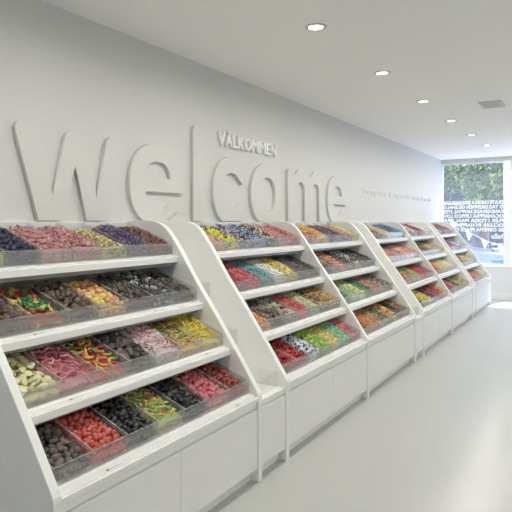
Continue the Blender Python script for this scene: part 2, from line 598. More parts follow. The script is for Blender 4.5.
def heap_n(u, w, tt, f0, f1, seed):
    """height of the heap above the tray floor"""
    e = min(1, tt / 0.16)
    base = f0 + (f1 - f0) * (e * e * (3 - 2 * e))
    side = 1 - 0.20 * (abs(2 * u / w - 1)) ** 2
    return base * side + 0.008 * noise.noise(Vector((u * 22 + seed * 3.7, tt * 18, seed)))

def put(b, kind, s, size, p, mi, flat=0.5, hi=False, smooth=False):
    vs, fs = shape(kind, s, hi)
    rot = Matrix.Rotation(rnd.uniform(0, 2 * PI), 4, 'Z')
    tilt = Matrix.Rotation(rnd.gauss(0, flat), 4, 'X') @ Matrix.Rotation(rnd.gauss(0, flat), 4, 'Y')
    sc = size * rnd.uniform(0.85, 1.15)
    mt = Matrix.Translation(p) @ Matrix.Rotation(math.atan(SL), 4, 'Y') @ tilt @ rot @ Matrix.Scale(sc, 4)
    b.add(vs, fs, mi, smooth, mt)

SHAPES_SMOOTH = ('nugget', 'berry', 'worm', 'stick', 'plug')
N_IND = [0]
def candy(geom, i, unit_words, r, spec, individual):
    lift = (0.86, 0.80, 0.78, 0.84)[r] if not individual else (0.86, 0.80, 0.86, 0.84)[r]
    spec = spec[:5] + (spec[5] * (0.92 if r == 0 else lift), spec[6] * (0.73 if r == 0 else lift))
    """spec: noun, words, colours, shape, size, front fill, back fill"""
    noun, words, cols, kind, size, f0, f1 = spec
    x, y0, z, p = geom
    w = p - TH - 0.002 - (TH / 2 if i in (0, NB - 1) else 0)
    ya = y0 + i * p + TH / 2 + 0.001 + (TH / 2 if i == 0 else 0)
    xa = x - TH - 0.001
    za = z + TH + 0.0005 + (TH + 0.001) * SL
    seed = rnd.random() * 50
    smooth = kind in SHAPES_SMOOTH
    D = 0.30
    def P(u, t, n):
        return Vector((xa - t, ya + u, za + t * SL + n))
    mats = [candy_mat(c) for c in cols]
    b = MB()
    # bed
    nu, nt = 8, 12
    B0 = size * 0.42
    vs, fs = [], []
    sink = size * (0.32 if not individual else 0.5)
    for a in range(nt + 1):
        for c in range(nu + 1):
            u, t = w * c / nu, B0 + (D - B0) * a / nt
            vs.append(P(u, t, max(0.008, heap_n(u, w, t, f0, f1, seed) - sink)))
    top = len(vs)
    for a in range(nt + 1):
        for c in range(nu + 1):
            vs.append(P(w * c / nu, B0 + (D - B0) * a / nt, 0))
    q = lambda a, c: a * (nu + 1) + c
    for a in range(nt):
        for c in range(nu):
            fs.append((q(a, c), q(a, c + 1), q(a + 1, c + 1), q(a + 1, c)))
            fs.append(tuple(top + v for v in (q(a, c), q(a + 1, c), q(a + 1, c + 1), q(a, c + 1))))
    for c in range(nu):
        fs.append((q(0, c), top + q(0, c), top + q(0, c + 1), q(0, c + 1)))
        fs.append((q(nt, c), q(nt, c + 1), top + q(nt, c + 1), top + q(nt, c)))
    for a in range(nt):
        fs.append((q(a, 0), q(a + 1, 0), top + q(a + 1, 0), top + q(a, 0)))
        fs.append((q(a, nu), top + q(a, nu), top + q(a + 1, nu), q(a + 1, nu)))
    b.add(vs, fs, 0, False)
    # pieces against the front panel
    step = size * 0.72
    n_f = max(1, int((f0 - 0.004) / step))
    n_u = max(2, int(w / step))
    m = size * (0.5 if not individual else {'fish': 0.72, 'worm': 0.78, 'stick': 0.8, 'block': 0.74}.get(kind, 0.62))
    for a in range(n_f):
        for c in range(n_u):
            u = m + (w - 2 * m) * (c + rnd.uniform(0.1, 0.9)) / n_u
            n = min(f0, step * (a + rnd.uniform(0.3, 0.7)) + size * 0.1)
            pc = P(u, size * 0.34, max(size * 0.4, n))
            put(b, kind, rnd.randrange(4), size * 0.85, pc, rnd.randrange(len(cols)), 0.3, False, smooth)
    # top layer
    n_t = max(3, int(0.285 / (step * (1.0 if not individual else 1.12))))
    n_u = max(3, int(w / (step * (1.0 if not individual else 1.1))))
    spots = []
    for a in range(n_t):
        for c in range(n_u):
            u = min(w - m, max(m, w * (c + 0.5 + (0.25 if a % 2 else -0.25) + rnd.uniform(-0.25, 0.25)) / n_u))
            t = m + 0.003 + (0.285 - m) * (a + rnd.uniform(0.2, 0.8)) / n_t
            n = max(size * 0.4, heap_n(u, w, t, f0, f1, seed) + rnd.uniform(-0.1, 0.3) * size)
            spots.append((u, t, n))
    where = 'in the %s tray, display %s' % (TW[r], unit_words)
    if not individual:
        for u, t, n in spots:
            put(b, kind, rnd.randrange(4), size, P(u, t, n), rnd.randrange(len(cols)), 0.5, False, smooth)
    lo_y, hi_y = ya, ya + w
    for q2, (vx, vy, vz) in enumerate(b.v):       # sweets rest against the clear walls and the floor of their bin
        vx = min(vx, xa)
        b.v[q2] = (vx, min(max(vy, lo_y), hi_y), max(vz, za + (xa - vx) * SL))
    o = b.build(noun + '_heap', mats, None, origin=P(w / 2, D / 2, 0))
    tag(o, 'heap of %s %s' % (words, where), 'candy heap', None, 'stuff')
    if not individual:
        return
    protos = []
    for s in range(4):
        for ci in range(len(cols)):
            pb = MB()
            vs, fs = shape(kind, s, True)
            pb.add([Vector(v) * size for v in vs], fs, 0, smooth)
            protos.append(pb.mesh(noun, candy_mat(cols[ci])))
    grp = '%s, %s tray' % (words, TW[r])
    first = None
    for u, t, n in spots:
        me = rnd.choice(protos)
        if first is None:
            first = bpy.data.objects.new(noun, me)
            tag(first, 'single %s lying %s' % (words, where), 'candy', grp)
            o = first
        else:
            o = first.copy()
            o.data = me
        COL.objects.link(o)
        o.matrix_world = (Matrix.Translation(P(u, t, n)) @ Matrix.Rotation(math.atan(SL), 4, 'Y')
                          @ Matrix.Rotation(rnd.gauss(0, 0.4), 4, 'X') @ Matrix.Rotation(rnd.gauss(0, 0.4), 4, 'Y')
                          @ Matrix.Rotation(rnd.uniform(0, 2 * PI), 4, 'Z') @ Matrix.Scale(rnd.uniform(0.88, 1.14), 4))
        N_IND[0] += 1

# colours as the sweets have them
K = (44, 42, 42); DB = (76, 62, 54); BR = (112, 88, 72); TN = (188, 160, 130); WH_ = (236, 232, 226); PK = (226, 140, 148); RD = (196, 52, 56)
CR = (226, 88, 78); OR = (236, 150, 84); YE = (236, 212, 70); LM = (168, 200, 74); GR = (72, 148, 84); MI = (150, 208, 160); TE = (92, 156, 160)
BL = (104, 150, 196); NV = (58, 58, 96); VI = (110, 92, 136); PL = (86, 50, 68); LY = (226, 220, 160); MG = (176, 62, 92); PE = (240, 184, 148)
GY = (128, 124, 120); OL = (150, 152, 92)
def c(noun, words, cols, kind, size, f0=0.062, f1=0.07):
    return (noun, words, cols, kind, size, f0, f1)
B = {}
B[0] = [
  [c('sour_lime', 'lime yellow sour sweets', [(190, 200, 96), (214, 206, 120)], 'nugget', .024, .07, .085),
   c('violet_pastille', 'dark violet pastilles', [(56, 52, 82), (76, 70, 112), (44, 42, 60)], 'speck', .026, .072, .098),
   c('rose_caramel', 'dusty rose caramels', [(212, 144, 146), (194, 118, 122), (228, 172, 172)], 'speck', .024, .074, .105),
   c('pink_caramel', 'pink brown caramels', [(208, 136, 138), (188, 110, 112), (222, 160, 160)], 'speck', .025, .073, .100),
   c('sugar_bead', 'many coloured sugar beads', [(206, 204, 96), (104, 150, 90), (226, 216, 160), (206, 96, 90)], 'berry', .018, .07, .078),
   c('blueberry_bead', 'blue and violet sugar beads', [(66, 66, 116), (104, 94, 148), (164, 120, 146), (84, 70, 100)], 'speck', .022, .073, .108),
   c('cola_bead', 'red brown and blue sweets', [(150, 78, 66), (98, 76, 108), (186, 112, 88), (74, 60, 80)], 'speck', .022, .07, .094)],
  [c('cocoa_nugget', 'cocoa brown nuggets', [(112, 90, 74), (92, 72, 60), (132, 110, 92)], 'nugget', .034, .06, .066),
   c('fruit_gummy', 'red green and yellow fruit gummies', [(216, 62, 56), (70, 160, 80), (232, 208, 76), (46, 128, 66)], 'fish', .031, .05, .06),
   c('chocolate_chunk', 'milk chocolate chunks', [(104, 84, 70), (84, 66, 54), (126, 104, 90)], 'nugget', .034, .06, .078),
   c('peach_gummy', 'orange and yellow peach gummies', [(240, 196, 88), (232, 148, 96), (238, 214, 122), (226, 130, 110)], 'berry', .029, .056, .064),
   c('toffee_lump', 'dark toffee lumps', [(92, 78, 68), (70, 60, 54), (110, 96, 86)], 'nugget', .032, .06, .078),
   c('salt_liquorice', 'dark grey salted liquorice pieces', [(58, 56, 56), (92, 90, 90), (186, 184, 182), (72, 68, 66)], 'nugget', .028, .062, .092),
   c('nut_cluster', 'dark brown nut clusters', [(82, 70, 62), (108, 94, 84), (66, 56, 50)], 'nugget', .028, .056, .07)],
  [c('cream_coin', 'pale yellow foam coins', [(226, 220, 158), (216, 208, 140), (234, 230, 182)], 'disc', .035, .044, .056),
   c('pink_foam_stick', 'pink foam sticks', [(224, 128, 138), (214, 108, 122), (232, 148, 156)], 'worm', .036, .046, .068),
   c('rainbow_worm', 'red green and yellow gummy worms', [(220, 70, 66), (86, 160, 84), (236, 208, 84), (224, 180, 70)], 'worm', .040, .044, .06),
   c('chocolate_block', 'grey brown chocolate blocks', [(112, 98, 92), (128, 114, 106), (62, 56, 54)], 'block', .036, .044, .06),
   c('candy_cane_chip', 'white and pink striped chips', [(238, 222, 220), (226, 170, 176), (206, 96, 108), (244, 236, 234)], 'stick', .022, .066, .094),
   c('sour_strip', 'red green and yellow sour strips', [(226, 180, 84), (120, 164, 92), (206, 92, 84), (222, 206, 120)], 'stick', .034, .046, .056),
   c('banana_foam', 'yellow banana foams', [(236, 214, 62), (226, 200, 48), (242, 224, 98)], 'worm', .036, .05, .088)],
  [c('liquorice_curl', 'grey brown liquorice curls', [(104, 92, 84), (84, 74, 68), (122, 110, 102)], 'nugget', .038, .046, .052),
   c('coral_gummy', 'coral red gummies', [(230, 92, 80), (220, 78, 68), (236, 112, 98)], 'berry', .027, .05, .058),
   c('liquorice_plug', 'black liquorice plugs', [(62, 59, 58), (80, 76, 74), (50, 48, 48)], 'plug', .031, .05, .066),
   c('pastel_twist', 'green yellow and coral pastel twists', [(176, 200, 96), (232, 214, 104), (226, 108, 92), (142, 184, 108)], 'stick', .032, .056, .066),
   c('liquorice_cube', 'black liquorice cubes', [(52, 50, 50), (68, 66, 64), (42, 41, 42)], 'cube', .028, .05, .062),
   c('raspberry_gummy', 'raspberry pink gummies', [(228, 112, 122), (220, 96, 108), (234, 132, 138)], 'berry', .030, .052, .062),
   c('cola_gummy', 'brick red cola gummies', [(172, 74, 62), (150, 60, 52), (190, 92, 74)], 'nugget', .030, .052, .066)],
]
B[1] = [
  [c('peach_ring', 'tan peach rings', [(226, 184, 144), (214, 164, 122)], 'disc', .03, .07, .08),
   c('bee_sweet', 'yellow and black sweets', [(240, 226, 40), (232, 216, 30), (60, 58, 40), (240, 230, 80)], 'plug', .026, .07, .085),
   c('violet_drop', 'violet black and white drops', [(110, 100, 134), (50, 46, 60), (214, 206, 220), (150, 130, 170)], 'speck', .026, .068, .1),
   c('sky_drop', 'light blue sugar drops', [(150, 182, 216), (190, 206, 228), (110, 140, 180), (60, 66, 90)], 'speck', .025, .068, .105),
   c('chocolate_bean', 'brown and cream chocolate beans', [(70, 56, 50), (150, 118, 96), (230, 216, 200), (104, 82, 70)], 'berry', .025, .068, .108),
   c('strawberry_drop', 'pale pink and tan drops', [(226, 170, 168), (206, 160, 120), (220, 120, 124)], 'speck', .026, .068, .095),
   c('pink_rope', 'pink red rope sweets', [(214, 96, 104), (230, 140, 146), (200, 74, 84)], 'speck', .026, .068, .09)],
  [c('cherry_gummy', 'dark cherry red gummies', [(196, 56, 62), (176, 44, 52)], 'berry', .028, .062, .075),
   c('strawberry_gummy', 'strawberry red gummies', [(214, 78, 86), (224, 96, 104)], 'berry', .028, .062, .07),
   c('teal_gummy', 'teal gummies', [(84, 150, 152), (110, 172, 172)], 'berry', .028, .06, .08),
   c('white_foam', 'white foam pieces', [(238, 236, 224), (226, 224, 210)], 'nugget', .03, .062, .085),
   c('lemon_sweet', 'lemon yellow and cream sweets', [(226, 200, 66), (232, 220, 140), (200, 170, 70)], 'berry', .028, .06, .088),
   c('plum_sweet', 'plum brown sweets', [(92, 76, 80), (120, 104, 110)], 'nugget', .028, .06, .08),
   c('espresso_bean', 'dark coffee brown beans', [(78, 66, 62), (98, 84, 80)], 'nugget', .026, .06, .078)],
  [c('orange_slice', 'orange slices', [(240, 160, 100), (232, 140, 80)], 'nugget', .03, .058, .06),
   c('dark_truffle', 'dark brown truffles', [(96, 82, 74), (78, 66, 60), (150, 130, 110)], 'berry', .028, .06, .08),
   c('nougat_bit', 'beige and black nougat bits', [(190, 176, 140), (70, 62, 58), (214, 206, 180)], 'nugget', .026, .06, .07),
   c('coral_strip', 'coral strips', [(228, 92, 88), (236, 112, 104)], 'worm', .03, .06, .085),
   c('olive_drop', 'olive cream drops', [(188, 184, 130), (206, 202, 154)], 'berry', .024, .06, .08),
   c('confetti_button', 'dark buttons with red and yellow confetti', [(84, 76, 60), (206, 190, 80), (190, 70, 60), (120, 110, 70)], 'disc', .026, .06, .09),
   c('mustard_sweet', 'mustard yellow and brown sweets', [(206, 180, 76), (150, 110, 60), (214, 130, 70)], 'berry', .026, .058, .08)],
  [c('red_strap', 'dark red straps', [(186, 44, 50), (204, 60, 62)], 'worm', .034, .056, .07),
   c('red_berry', 'bright red berry gummies', [(214, 58, 62), (198, 44, 50)], 'worm', .034, .056, .066),
   c('domino_chip', 'white and navy chips', [(236, 236, 236), (60, 66, 96), (220, 224, 230)], 'cube', .021, .058, .075),
   c('lime_gummy', 'lime green gummies', [(150, 196, 52), (170, 210, 76), (130, 180, 50)], 'berry', .028, .058, .085),
   c('yellow_curl', 'yellow curls', [(232, 222, 110), (224, 206, 84), (240, 232, 150)], 'worm', .03, .06, .085),
   c('mint_curl', 'mint green curls', [(130, 204, 146), (160, 220, 172)], 'worm', .028, .058, .085),
   c('pink_curl', 'pink and white curls', [(226, 120, 134), (238, 160, 168), (214, 92, 110)], 'worm', .028, .058, .09)],
]
def T(*a):
    out = []
    for noun, words, cols in a:
        out.append(c(noun, words, cols, rnd.choice(['nugget', 'berry', 'speck', 'worm']), rnd.uniform(.026, .032), .056, rnd.uniform(.07, .092)))
    return out
B[2] = [
  T(('rose_chew', 'dark rose chews', [MG, PK]), ('orange_chew', 'orange and red chews', [OR, RD, YE]), ('sun_chew', 'sunny yellow chews', [YE, OR]), ('navy_chew', 'navy blue chews', [NV, VI]),
    ('wine_chew', 'wine and navy chews', [NV, PL, MG]), ('blush_chew', 'blush pink chews', [PK, MG, TN]), ('tan_chew', 'tan and yellow chews', [TN, LY, YE])),
  T(('mocha_drop', 'mocha drops', [DB, BR]), ('brown_drop', 'brown drops', [BR, TN]), ('coral_drop', 'coral drops', [CR, PE]), ('charcoal_drop', 'charcoal grey drops', [GY, K]),
    ('pepper_drop', 'grey and white pepper drops', [GY, WH_, K]), ('umber_drop', 'umber drops', [DB, GY]), ('jet_drop', 'jet black drops', [K, DB])),
  T(('fern_gummy', 'fern green and brown gummies', [GR, BR]), ('pale_gummy', 'pale green and cream gummies', [MI, LY, LM]), ('pear_gummy', 'pear green gummies', [LM, LY]), ('forest_gummy', 'forest green gummies', [(60, 130, 72), GR]),
    ('apple_gummy', 'red and beige apple gummies', [CR, TN, PE]), ('nut_gummy', 'nut brown gummies', [TN, BR]), ('cocoa_gummy', 'cocoa and tan gummies', [BR, DB, TN])),
  T(('amber_gummy', 'amber brown gummies', [(206, 110, 50), BR]), ('apricot_gummy', 'apricot orange gummies', [(226, 140, 66), OR]), ('honey_gummy', 'honey coloured gummies', [(214, 160, 80), TN]), ('moss_gummy', 'moss green gummies', [OL, BR]),
    ('sunset_gummy', 'yellow orange and red gummies', [YE, OR, RD]), ('thyme_gummy', 'dark green and brown gummies', [(90, 104, 70), DB]), ('chili_gummy', 'red and green gummies', [RD, GR, OR]))]
B[3] = [
  T(('rust_chew', 'rust orange and brown chews', [(190, 104, 62), DB]), ('orange_bean', 'orange and black beans', [OR, K, CR]), ('sand_bean', 'sand coloured beans', [TN, PE]), ('ivory_bean', 'ivory beans', [LY, TN, WH_]),
    ('denim_bean', 'denim blue beans', [BL, NV]), ('ocean_bean', 'ocean blue beans', [(70, 120, 170), NV, BL]), ('sea_bean', 'sea green blue beans', [TE, BL])),
  T(('bumble_sweet', 'yellow and dark sweets', [YE, DB]), ('tangerine_sweet', 'tangerine sweets', [OR, CR]), ('lilac_sweet', 'lilac pink sweets', [(206, 150, 186), PK]), ('mauve_sweet', 'mauve and peach sweets', [VI, PE]),
    ('peach_sweet', 'peach orange sweets', [(240, 170, 120), PE]), ('shell_sweet', 'shell pink sweets', [PE, PK]), ('salmon_sweet', 'salmon sweets', [(238, 160, 130), PE])),
  T(('bark_gummy', 'brown and green gummies', [BR, OL]), ('ember_gummy', 'orange red gummies', [CR, OR]), ('hazel_gummy', 'hazel gummies', [TN, OL]), ('leaf_gummy', 'leaf green gummies', [LM, OL]),
    ('ruby_gummy', 'ruby red gummies', [RD, CR]), ('scarlet_gummy', 'scarlet gummies', [(214, 70, 58), RD]), ('smoke_gummy', 'red and grey gummies', [GY, RD])),
  T(('wood_gummy', 'brown gummies', [BR, DB]), ('citron_gummy', 'yellow green gummies', [LM, YE]), ('saffron_gummy', 'saffron gummies', [YE, OR]), ('plum_gummy', 'plum gummies', [PL, BR]),
    ('crimson_gummy', 'crimson gummies', [(186, 48, 66), MG]), ('rose_gummy', 'rose red gummies', [(206, 70, 84), RD]), ('sorbet_gummy', 'red and yellow gummies', [RD, YE, OR]))]
B[4] = [
  T(('brick_chew', 'brick red and green chews', [CR, GR]), ('clover_chew', 'clover green chews', [GR, LM, WH_]), ('blossom_chew', 'white and pink chews', [WH_, PK]), ('garnet_chew', 'garnet chews', [MG, RD]),
    ('maroon_chew', 'maroon chews', [PL, MG]), ('snow_chew', 'snow white chews', [WH_, PK]), ('milk_chew', 'milk white chews', [WH_, LY])),
  T(('sepia_drop', 'sepia drops', [BR, OL]), ('olive_bean', 'olive brown beans', [OL, BR]), ('bronze_drop', 'bronze drops', [(150, 110, 70), BR]), ('fudge_drop', 'fudge brown drops', [BR, TN]),
    ('wheat_drop', 'wheat coloured drops', [TN, LY]), ('gold_drop', 'golden drops', [(206, 170, 90), TN]), ('biscuit_drop', 'biscuit drops', [TN, PE])),
  T(('lava_gummy', 'red and orange gummies', [RD, OR]), ('poppy_gummy', 'poppy red gummies', [(220, 64, 52), CR]), ('mango_gummy', 'mango orange gummies', [OR, YE]), ('cream_gummy', 'cream gummies', [LY, PE]),
    ('butter_gummy', 'butter yellow gummies', [LY, YE]), ('vanilla_gummy', 'vanilla gummies', [LY, WH_]), ('pearl_gummy', 'pearl white gummies', [WH_, LY])),
  T(('mahogany_gummy', 'mahogany gummies', [DB, MG]), ('claret_gummy', 'claret gummies', [PL, RD]), ('fuchsia_gummy', 'pink gummies', [(220, 100, 130), PK]), ('jade_gummy', 'jade green gummies', [GR, K]),
    ('melon_gummy', 'melon coral gummies', [CR, LM]), ('grass_gummy', 'grass green gummies', [LM, GR]), ('petal_gummy', 'petal pink gummies', [PK, PE]))]
B[5] = [
  T(('marigold_chew', 'marigold chews', [OR, YE]), ('canary_chew', 'canary yellow chews', [YE, LM]), ('pine_chew', 'pine green chews', [(70, 110, 70), K]), ('copper_chew', 'copper chews', [(206, 110, 60), BR]),
    ('tomato_chew', 'tomato red chews', [CR, RD]), ('russet_chew', 'russet chews', [(160, 80, 60), BR]), ('frost_chew', 'frosty white chews', [WH_, PK])),
  T(('grape_sweet', 'grape purple sweets', [PL, VI]), ('cerise_sweet', 'cerise sweets', [MG, RD]), ('bubblegum_sweet', 'bubblegum pink sweets', [PK, MG]), ('post_sweet', 'red sweets', [RD, CR]),
    ('ice_sweet', 'ice blue and white sweets', [BL, WH_]), ('cotton_sweet', 'cotton white sweets', [WH_, BL]), ('chalk_sweet', 'chalk white sweets', [WH_, GY])),
  T(('moor_gummy', 'brown green gummies', [BR, GR]), ('fig_gummy', 'fig brown gummies', [DB, OL]), ('pumpkin_gummy', 'pumpkin gummies', [OR, BR]), ('corn_gummy', 'corn yellow gummies', [YE, TN]),
    ('pear_drop', 'pear drops', [LM, LY]), ('straw_drop', 'straw coloured drops', [LY, TN]), ('oat_drop', 'oat coloured drops', [TN, WH_])),
  T(('auburn_gummy', 'auburn gummies', [(150, 72, 54), BR]), ('clay_gummy', 'clay red gummies', [(190, 96, 70), RD]), ('carrot_gummy', 'carrot orange gummies', [OR, CR]), ('papaya_gummy', 'papaya gummies', [OR, PE]),
    ('camel_gummy', 'camel brown gummies', [TN, OR]), ('almond_gummy', 'almond gummies', [TN, LY]), ('linen_gummy', 'linen white gummies', [LY, WH_]))]

for k in range(6):
    for r in range(4):
        g = tray(k, r)
        for i in range(NB):
            candy(g, i, USHORT[k], r, B[k][r][i], individual=(k == 0 and r >= 1))

# ------------------------------------------------------------------ wall letters (outlines in metres along the wall, height)
LX0, LX1 = WX, WX + 0.03
BASE = 1.512
def arc(cx, cz, a, b, t0, t1, n=24, e=2.25):
    out = []
    for i in range(n + 1):
        t = math.radians(t0 + (t1 - t0) * i / n)
        ct, st = math.cos(t), math.sin(t)
        out.append((cx + a * math.copysign(abs(ct) ** (2 / e), ct), cz + b * math.copysign(abs(st) ** (2 / e), st)))
    return out
def clip(pts):
    return [(y, max(z, BASE)) for y, z in pts]
def extrude_outline(name, loops, x0, x1, m, origin):
    cu = bpy.data.curves.new(name, 'CURVE')
    cu.dimensions = '2D'
    cu.fill_mode = 'BOTH'
    th = abs(x1 - x0)
    cu.extrude = th / 2 - 0.0015
    cu.bevel_depth = 0.0015
    cu.bevel_resolution = 1
    for lp in loops:
        q = []
        for p in lp:
            if not q or (Vector(p) - Vector(q[-1])).length > 0.002:
                q.append(p)
        if (Vector(q[0]) - Vector(q[-1])).length < 0.002:
            q.pop()
        s = cu.splines.new('POLY')
        s.points.add(len(q) - 1)
        for pt, (y, z) in zip(s.points, q):
            pt.co = (y - origin[1], z - origin[2], 0, 1)
        s.use_cyclic_u = True
    tmp = bpy.data.objects.new(name + '_tmp', cu)
    COL.objects.link(tmp)
    dg = bpy.context.evaluated_depsgraph_get()
    me = bpy.data.meshes.new_from_object(tmp.evaluated_get(dg))
    bpy.data.objects.remove(tmp)
    # local (x, y, z) -> world (z, x, y)
    me.transform(Matrix(((0, 0, 1, 0), (1, 0, 0, 0), (0, 1, 0, 0), (0, 0, 0, 1))))
    me.materials.clear()
    me.materials.append(m)
    o = bpy.data.objects.new(name, me)
    COL.objects.link(o)
    o.location = (0.5 * (x0 + x1), origin[1], origin[2])
    return o

def big_letter(ch, loops, words):
    ys = [p[0] for p in loops[0]]
    o = extrude_outline('wall_letter', [clip(l) for l in loops], LX0, LX1, M['letter'], (0, sum((min(ys), max(ys))) / 2, BASE))
    tag(o, words, 'letter', 'large white welcome letters on the wall')
    return o

def rc(pts, r=0.03, n=5, sharp=()):
    """round the corners of a closed outline"""
    out = []
    m = len(pts)
    for i in range(m):
        p0, p1, p2 = Vector(pts[i - 1]), Vector(pts[i]), Vector(pts[(i + 1) % m])
        if i in sharp:
            out.append(tuple(p1))
            continue
        d0, d1 = (p0 - p1), (p2 - p1)
        rr = min(r, d0.length * 0.45, d1.length * 0.45)
        a, b = p1 + d0.normalized() * rr, p1 + d1.normalized() * rr
        for k in range(n + 1):
            t = k / n
            out.append(tuple(a * (1 - t) ** 2 + p1 * 2 * t * (1 - t) + b * t ** 2))
    return out
XH = 2.062
w_pts = [(1.905, XH), (2.085, XH), (2.172, 1.632), (2.268, XH), (2.432, XH), (2.507, 1.632), (2.595, XH), (2.745, XH),
         (2.600, BASE), (2.424, BASE), (2.333, 1.85), (2.245, BASE), (2.072, BASE)]
big_letter('w', [rc(w_pts, 0.075, 8, (2, 5, 8, 9, 10, 11, 12))], 'large white letter w on the wall')
def letter_e(y0, words):
    cy, cz, a, b = y0 + 0.288, 1.772, 0.288, 0.292
    ia, ib = 0.137, 0.165
    o = arc(cy, cz, a, b, -8, 318, 60)                 # outer: right side round over the top, down the left to the tail tip
    o[0] = (cy + a, 1.722)
    tail = [(cy + 0.235, 1.600), (cy + 0.165, 1.658)]
    inner = arc(cy + 0.0, 1.755, ia, 0.163, 318, 194, 24)
    low = inner[:]
    loop = o[:-6] + tail + [(cy + 0.068, 1.592)] + [p for p in low if p[0] < cy + 0.06 and p[1] < 1.72] + [(cy - 0.13, 1.722)]
    hole = arc(cy, 1.82, ia, 0.12, 0, 180, 24)
    return big_letter('e', [loop, hole], words)
letter_e(2.797, 'large white letter e standing between w and l')
big_letter('l', [rc([(3.495, BASE), (3.495, 2.275), (3.640, 2.275), (3.640, BASE)], 0.07, 8, (0, 3))], 'tall white letter l on the wall')
def letter_c():
    cy, cz, a, b = 4.045, 1.772, 0.280, 0.292
    o = arc(cy, cz, a, b, 40, 320, 60)
    i = arc(cy - 0.005, cz - 0.002, 0.142, 0.160, 318, 42, 40)
    loop = o + [(cy + 0.167, 1.690 - 0.02)] + [p for p in i] + [(cy + 0.167, 1.84)]
    return big_letter('c', [loop], 'large white letter c standing beside the tall l')
letter_c()
big_letter('o', [arc(4.655, 1.772, 0.299, 0.292, 0, 359, 72), arc(4.655, 1.762, 0.152, 0.172, 0, 359, 56)], 'large white letter o on the wall')
m_loop = ([(5.070, BASE), (5.070, 2.02)] + [(5.075, 2.04), (5.09, 2.055), (5.11, XH), (5.185, XH), (5.205, 2.055), (5.213, 2.04), (5.222, 1.985)]
          + [(5.25, 2.02), (5.285, 2.045), (5.33, 2.062), (5.41, 2.066), (5.48, 2.055), (5.535, 2.03), (5.584, 1.985)]
          + [(5.62, 2.02), (5.655, 2.045), (5.70, 2.062), (5.79, 2.066), (5.86, 2.05), (5.915, 2.015), (5.945, 1.965), (5.96, 1.90), (5.962, BASE)]
          + [(5.82, BASE), (5.82, 1.86), (5.805, 1.90), (5.775, 1.922), (5.73, 1.93), (5.685, 1.922), (5.645, 1.895), (5.60, 1.84), (5.592, BASE)]
          + [(5.453, BASE), (5.453, 1.85), (5.438, 1.895), (5.405, 1.92), (5.36, 1.93), (5.315, 1.922), (5.27, 1.895), (5.225, 1.84), (5.213, BASE)])
big_letter('m', [m_loop], 'large white letter m on the wall')
letter_e(6.060, 'large white letter e at the end of welcome')

def text_mesh(name, body, size, extrude, offset=0.0):
    cu = bpy.data.curves.new(name, 'FONT')
    cu.body = body
    cu.size = size
    cu.extrude = extrude
    cu.bevel_depth = offset
    cu.bevel_resolution = 0
    cu.resolution_u = 3
    tmp = bpy.data.objects.new(name + '_tmp', cu)
    COL.objects.link(tmp)
    dg = bpy.context.evaluated_depsgraph_get()
    me = bpy.data.meshes.new_from_object(tmp.evaluated_get(dg))
    bpy.data.objects.remove(tmp)
    xs = [v.co.x for v in me.vertices]
    return me, min(xs), max(xs)
TO_WALL = Matrix(((0, 0, 1, 0), (1, 0, 0, 0), (0, 1, 0, 0), (0, 0, 0, 1)))
def wall_text(name, body, y0, y1, z, cap, th, m, label, cat, group=None, bold=0.0):
    me, a, b = text_mesh(name, body, cap / 0.7, th / 2, bold)
    me.transform(Matrix.Translation((-(a + b) / 2, 0, 0)))
    me.transform(Matrix.Diagonal(((y1 - y0) / (b - a), 1, 1, 1)))
    me.transform(TO_WALL)
    bm = bmesh.new()
    bm.from_mesh(me)
    bmesh.ops.remove_doubles(bm, verts=bm.verts, dist=1e-5)
    bmesh.ops.recalc_face_normals(bm, faces=bm.faces)
    bm.to_mesh(me)
    bm.free()
    me.materials.clear()
    me.materials.append(m)
    o = bpy.data.objects.new(name, me)
    COL.objects.link(o)
    o.location = (WX + th / 2, (y0 + y1) / 2, z)
    return tag(o, label, cat, group)
VK = 'V\u00c4LKOMMEN'
wid = [0.10, 0.10, 0.075, 0.10, 0.115, 0.125, 0.125, 0.08, 0.105]
tot = sum(wid) + 0.012 * 8
y = 3.85
for i, ch in enumerate(VK):
    w = wid[i] * (0.985 / tot)
    which = {'M': 'first ' if i == 5 else 'second '}.get(ch, '')
    wall_text('wall_letter', ch, y, y + w, 2.155, 0.110, 0.024, M['frame'], 'small raised %scapital letter %s above the large c and o' % (which, 'A with two dots' if ch == '\u00c4' else ch),
              'letter', 'small capital welcome letters', 0.004)
    y += w + 0.012 * (0.985 / tot)
y = 7.29
for wd, wl in (('betyder', 1.02), ('l\u00f6sgodis', 1.12), ('hela', 0.50), ('butik', 0.72)):
    wall_text('wall_word', wd, y, y + wl, 1.895, 0.075, 0.006, M['letter'], 'small pale wall word reading %s in the line near the window' % wd, 'lettering', 'line of small wall words')
    y += wl + 0.11

